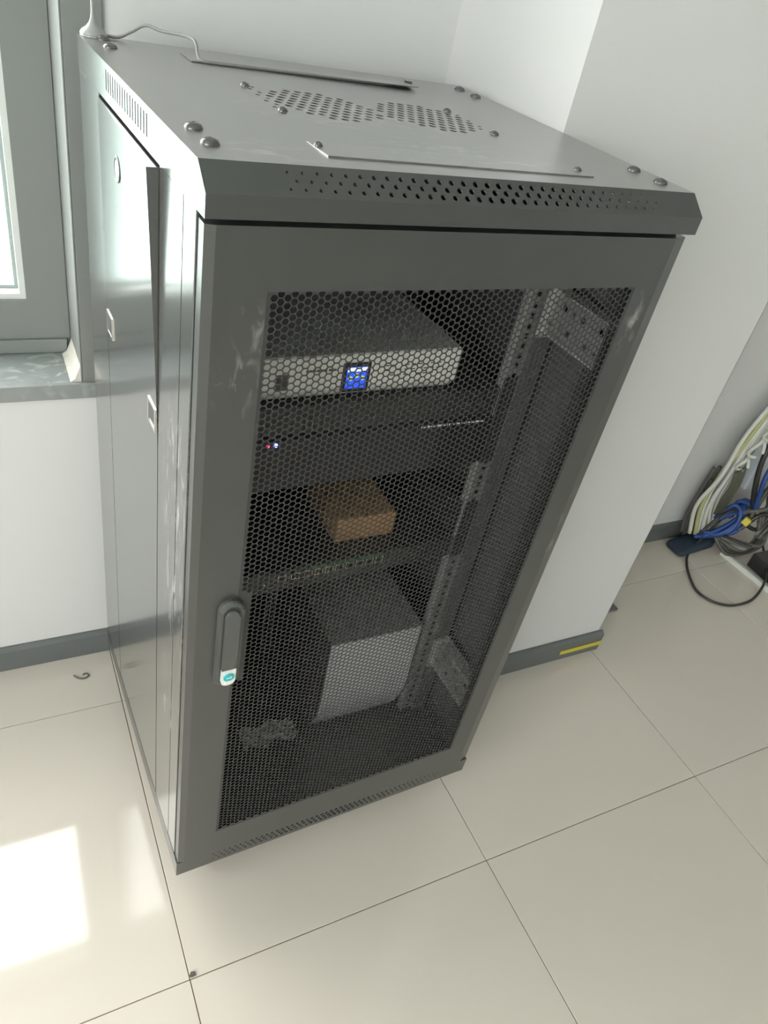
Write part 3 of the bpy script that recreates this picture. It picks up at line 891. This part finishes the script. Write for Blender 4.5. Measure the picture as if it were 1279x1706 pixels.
for (a, w) in ((0.0, 0.003), (0.0045, 0.004), (0.010, 0.003), (0.0145, 0.004), (0.020, 0.003)):
    box(bm, (0.082 + a, 0.0295, 0.0135), (0.082 + a + w, 0.034, 0.0185))
obj('badge', bm, 'dark_print', ups)

# loose leads and a scrap of film inside
bm = new()
tube(bm, [L(p) for p in ((0.235, 0.24, 0.60), (0.215, 0.22, 0.55), (0.205, 0.215, 0.45), (0.225, 0.24, 0.33), (0.27, 0.28, 0.22), (0.31, 0.47, 0.18))], 0.003)
tube(bm, [L(p) for p in ((0.25, 0.26, 0.60), (0.238, 0.25, 0.52), (0.235, 0.25, 0.42), (0.25, 0.27, 0.32), (0.29, 0.46, 0.25))], 0.003)
o = obj('power_lead', bm, 'black_cable', None, True); tag(o, 'pair of black leads looping down behind the mesh, left of the grey tower', 'cable')
bm = new()
gx, gy = 12, 6
vs = [[bm.verts.new(L((0.178 + 0.112 * i / gx, 0.168 + 0.046 * j / gy + 0.006 * math.sin(i * 1.1), 0.1535 + 0.008 * abs(math.sin(i * 1.7 + j * 2.3)) + (0.003 if j == gy else 0)))) for j in range(gy + 1)] for i in range(gx + 1)]
for i in range(gx):
    for j in range(gy):
        bm.faces.new((vs[i][j], vs[i + 1][j], vs[i + 1][j + 1], vs[i][j + 1]))
o = obj('plastic_film', bm, 'scrap'); tag(o, 'crumpled pale plastic film on the cabinet floor beside the tower', 'scrap')
sm = o.modifiers.new('thickness', 'SOLIDIFY'); sm.thickness = 0.0006

# ------------------------------------------------------------------ antenna on the cabinet top
an = inside('antenna', 'thin grey whip antenna on a round foot at the rear corner of the cabinet top', 'antenna', (0.018, 0.5515, H))
bm = new(); lathe(bm, [(0, 0), (0.0165, 0), (0.0168, 0.001), (0.0160, 0.0018), (0.0168, 0.0028), (0.0165, 0.0045), (0.014, 0.008), (0.009, 0.0115), (0.005, 0.016), (0.0030, 0.021), (0.0022, 0.028), (0.0020, 0.045), (0, 0.045)], n=28)
obj('foot', bm, 'antenna', an, True)
bm = new(); lathe(bm, [(0.0020, 0.044), (0.0020, 0.052), (0.0034, 0.056), (0.0034, 0.062), (0.0020, 0.066), (0.0016, 0.26), (0.0026, 0.262), (0.0026, 0.27), (0, 0.271)], n=14)
obj('rod', bm, 'antenna', an, True)
inv = (Matrix.Translation(an.location) @ Matrix.Rotation(YAW, 4, 'Z')).inverted()
bm = new()
route = [(0.034, 0.552, H + 0.003), (0.050, 0.552, H + 0.0035), (0.066, 0.550, H + 0.012), (0.083, 0.545, H + 0.022), (0.100, 0.530, H + 0.020), (0.121, 0.505, H + 0.022), (0.131, 0.485, H + 0.020), (0.131, 0.468, H + 0.0055), (0.136, 0.4605, H + 0.0024), (0.150, 0.4605, H + 0.0022), (0.2, 0.4625, H + 0.0022), (0.3, 0.466, H + 0.0022), (0.42, 0.472, H + 0.0022)]
tube(bm, [inv @ L(p) for p in route], 0.0021, 8, 10)
obj('antenna_cable', bm, 'grey_cable', an, True)

# ------------------------------------------------------------------ cables in the corner right of the pillar
def cable(name, label, pts, r, m, group=None, cat='cable', k=8):
    bm = new(); tube(bm, pts, r, 8, k)
    return tag(obj(name, bm, m, None, True), label, cat, group)

cable('black_cable', 'thin black cable lying in a wide round loop on the tiles',
      [(2.02, 0.58, 0.16), (1.93, 0.57, 0.07), (1.855, 0.55, 0.012), (1.80, 0.505, 0.006), (1.755, 0.44, 0.005), (1.735, 0.385, 0.005), (1.755, 0.335, 0.005), (1.81, 0.305, 0.005), (1.90, 0.305, 0.009), (1.98, 0.34, 0.035), (2.05, 0.40, 0.04), (2.10, 0.47, 0.06), (2.10, 0.53, 0.12)], 0.0042, 'black_cable', k=12)
rc = random.Random(11)
ORD = ['first', 'second', 'third', 'fourth', 'fifth', 'sixth', 'seventh', 'eighth', 'ninth']
def J(p, a):
    return (p[0] + rc.uniform(-a, a), min(0.63, p[1] + rc.uniform(-a, a)), max(0.006, p[2] + rc.uniform(-a, a)))
for n in range(8):
    dx = 0.013 * n
    m = 'cream_cable' if n == 1 else 'white_cable'
    lab = 'olive-yellow cable beside the pale hanging cables' if n == 1 else 'pale network cable hanging down the wall, %s from the pillar in its bundle' % ORD[n]
    cable('hanging_cable', lab, [J((2.05 + dx * 0.5, 0.61, 0.80), .006), J((1.965 + dx * 0.6, 0.605, 0.60), .007), J((1.90 + dx * 0.9, 0.60, 0.44), .012), J((1.862 + dx, 0.60, 0.30), .010), J((1.852 + dx * 1.2, 0.60, 0.17), .008), J((1.868 + dx * 1.4, 0.585, 0.055), .005)], 0.0068, m, 'pale cables hanging in a bundle')
for n in range(3):
    bm = new()
    c0 = Vector((1.925 + 0.02 * n, 0.578, 0.345 + 0.06 * n)); rr = (0.022, 0.03, 0.026)[n]
    tube(bm, [c0 + Vector((rr * math.cos(a), 0.008 * math.sin(2 * a) - 0.004 * n, rr * 1.1 * math.sin(a))) for a in [PI * 2 * k / 9 - 0.6 for k in range(9)]], 0.0058, 8, 5)
    tag(obj('cable_coil', bm, 'white_cable', None, True), ('lowest', 'middle', 'highest')[n] + ' small pale cable loop curled on the hanging bundle', 'cable', 'pale curls on the bundle')
for k in range(5):
    cable('sleeved_cable', 'dark olive cable in the strapped run over the pale bundle, %s of five' % ORD[k], [(1.905 + 0.009 * k, 0.575, 0.318 + 0.004 * k), (1.905 + 0.009 * k, 0.566, 0.27), (1.91 + 0.009 * k, 0.572, 0.215 - 0.006 * k), (1.925 + 0.008 * k, 0.58, 0.14)], 0.0048, 'olive_cable', 'dark cables strapped over the bundle')
for n in range(6):
    t_ = 0.21 + 0.025 * ((n * 7) % 4)
    cable('wall_cable', 'dark grey cable against the wall by the baseboard end, %s from the pillar' % ORD[n], [J((1.855 + 0.008 * n, 0.625, t_ + 0.02), .003), J((1.850 + 0.009 * n, 0.622, t_ * 0.55), .003), J((1.862 + 0.012 * n, 0.618, 0.045), .002)], 0.0062, 'brown_cable', 'dark cables against the wall')
bm = bbox((0, 0, 0), (0.175, 0.075, 0.044), 0.016, 3)
for v in bm.verts:
    v.co.z *= 0.45 + 0.55 * min(1, v.co.x / 0.09)
bag = obj('navy_pouch', bm, 'navy', None, True, (1.800, 0.538, 0.0005), (0, 0, 0.06)); tag(bag, 'dark navy soft pouch on the floor under the hanging cables', 'pouch')
for n in range(9):
    a0 = rc.uniform(0, 1)
    cable('blue_cable', 'blue patch cable in the tangled heap, %s of nine' % ORD[n], [J((1.885 + 0.010 * n, 0.575, 0.05 + 0.008 * (n % 3)), .008), J((1.945 + 0.007 * n, 0.548, 0.065 + 0.010 * (n % 4)), .012), J((1.99 + 0.005 * n, 0.535, 0.095 + 0.013 * (n % 4)), .012), J((2.01 + 0.006 * n, 0.55, 0.14 + 0.010 * (n % 3)), .014), J((1.98 + 0.009 * n, 0.57, 0.165), .014), J((1.95 + 0.010 * n, 0.58, 0.12), .012)], 0.0072, 'blue_cable', 'blue cables in the heap')
for n in range(9):
    m = ('brown_cable', 'black_cable', 'olive_cable', 'brown_cable', 'grey_cable')[n % 5]
    cable('heap_cable', 'dark cable sagging in front of the blue heap, %s of nine' % ORD[n], [J((1.95 + 0.006 * n, 0.545, 0.05), .01), J((1.975 + 0.012 * n, 0.505 - 0.005 * n, 0.022 + 0.006 * n), .004), J((2.03 + 0.012 * n, 0.475 + 0.004 * n, 0.03 + 0.009 * n), .006), J((2.10 + 0.006 * n, 0.49 + 0.004 * n, 0.07 + 0.015 * n), .014), J((2.16, 0.52, 0.15 + 0.015 * n), .02), J((2.24, 0.54, 0.24 + 0.02 * n), .02)], 0.0066, m, 'dark cables sagging in the heap')
for n in range(6):
    m = ('black_cable', 'brown_cable', 'olive_cable')[n % 3]
    cable('tangle_cable', 'dark cable knotted at the right edge above the heap, %s of six' % ORD[n], [J((2.03, 0.535, 0.08 + 0.015 * n), .015), J((2.06, 0.525, 0.13 + 0.02 * n), .025), J((2.09, 0.53, 0.10 + 0.025 * n), .03), J((2.12, 0.545, 0.16 + 0.02 * n), .03), J((2.18, 0.56, 0.20 + 0.02 * n), .02)], 0.0075, m, 'dark cables knotted at the right edge')
cable('arched_cable', 'black cable arching over the white hanging bundle', [(1.865, 0.555, 0.09), (1.89, 0.545, 0.150), (1.93, 0.545, 0.175), (1.99, 0.55, 0.165)], 0.0055, 'black_cable')
cable('upright_cable', 'black cable rising at the right edge of the heap', [(2.06, 0.545, 0.16), (2.02, 0.555, 0.25), (1.995, 0.565, 0.34), (2.0, 0.575, 0.41), (2.03, 0.59, 0.48)], 0.009, 'black_cable')
cable('upright_blue_cable', 'blue cable rising beside the black one at the right edge', [(2.06, 0.535, 0.15), (2.035, 0.535, 0.22), (2.02, 0.54, 0.29), (2.03, 0.55, 0.33)], 0.008, 'blue_cable')
bm = bbox((0, 0, 0), (0.032, 0.024, 0.026), 0.003, 1); o = obj('yellow_plug', bm, 'yellow', None, False, (2.005, 0.505, 0.128), (0.3, 0.3, 0.5)); tag(o, 'small yellow plug among the blue cables', 'plug')
bm = bbox((0, 0, 0), (0.030, 0.024, 0.024), 0.003, 1); o = obj('orange_plug', bm, 'orange', None, False, (2.065, 0.505, 0.235), (0.3, 0.2, 0.3)); tag(o, 'small orange-brown plug at the right edge of the heap', 'plug')
# pale trunking strip lying on the floor
tr = thing('trunking_strip', 'pale plastic trunking strip lying on the tiles in the cable corner', 'trunking', (1.985, 0.520, 0.0), -1.48)
bm = new(); prism(bm, [(-0.009, 0), (0.009, 0), (0.009, 0.012), (0.006, 0.015), (-0.006, 0.015), (-0.009, 0.012)], 'x', 0, 0.36); obj('strip', bm, 'white_cable', tr)
bx('equipment_box', (2.035, 0.335, 0.0), (2.20, 0.45, 0.055), 'black', None, 0.004)
tag(bpy.data.objects['equipment_box'], 'black device box at the right edge of the cable corner', 'box')
bm = bbox((2.055, 0.605, 0.20), (2.20, 0.648, 0.36), 0.006, 2); o = obj('wall_module', bm, 'bluegrey'); tag(o, 'pale blue-white plastic module on the wall behind the cables', 'module')

o = bx('baseboard_offcut', (1.262, 0.396, 0.0), (1.404, 0.452, 0.008), 'base', None, 0.001); tag(o, 'dark offcut of baseboard poking out on the tiles behind the pillar', 'offcut')

bm = new()
rg = random.Random(3)
pts = [(0.0045 * (1 + 0.5 * rg.random()) * math.cos(2 * PI * k / 9), 0.0035 * (1 + 0.6 * rg.random()) * math.sin(2 * PI * k / 9)) for k in range(9)]
prism(bm, pts, 'z', 0.0002, 0.0035)
o = obj('grout_crumb', bm, 'brown_cable', None, False, (OX + 0.006, OY + 0.006, 0)); tag(o, 'small dark crumb of grout at the tile corner in front of the cabinet', 'debris')
# a curl of dark string by the wall
bm = new()
tube(bm, [(-0.093, 0.582, 0.0018), (-0.084, 0.571, 0.0018), (-0.072, 0.567, 0.0018), (-0.062, 0.572, 0.0018), (-0.066, 0.580, 0.002), (-0.074, 0.578, 0.0032)], 0.0016, 6, 8)
o = obj('string_scrap', bm, 'brown_cable', None, True); tag(o, 'small curl of dark string on the tiles by the wall', 'scrap')
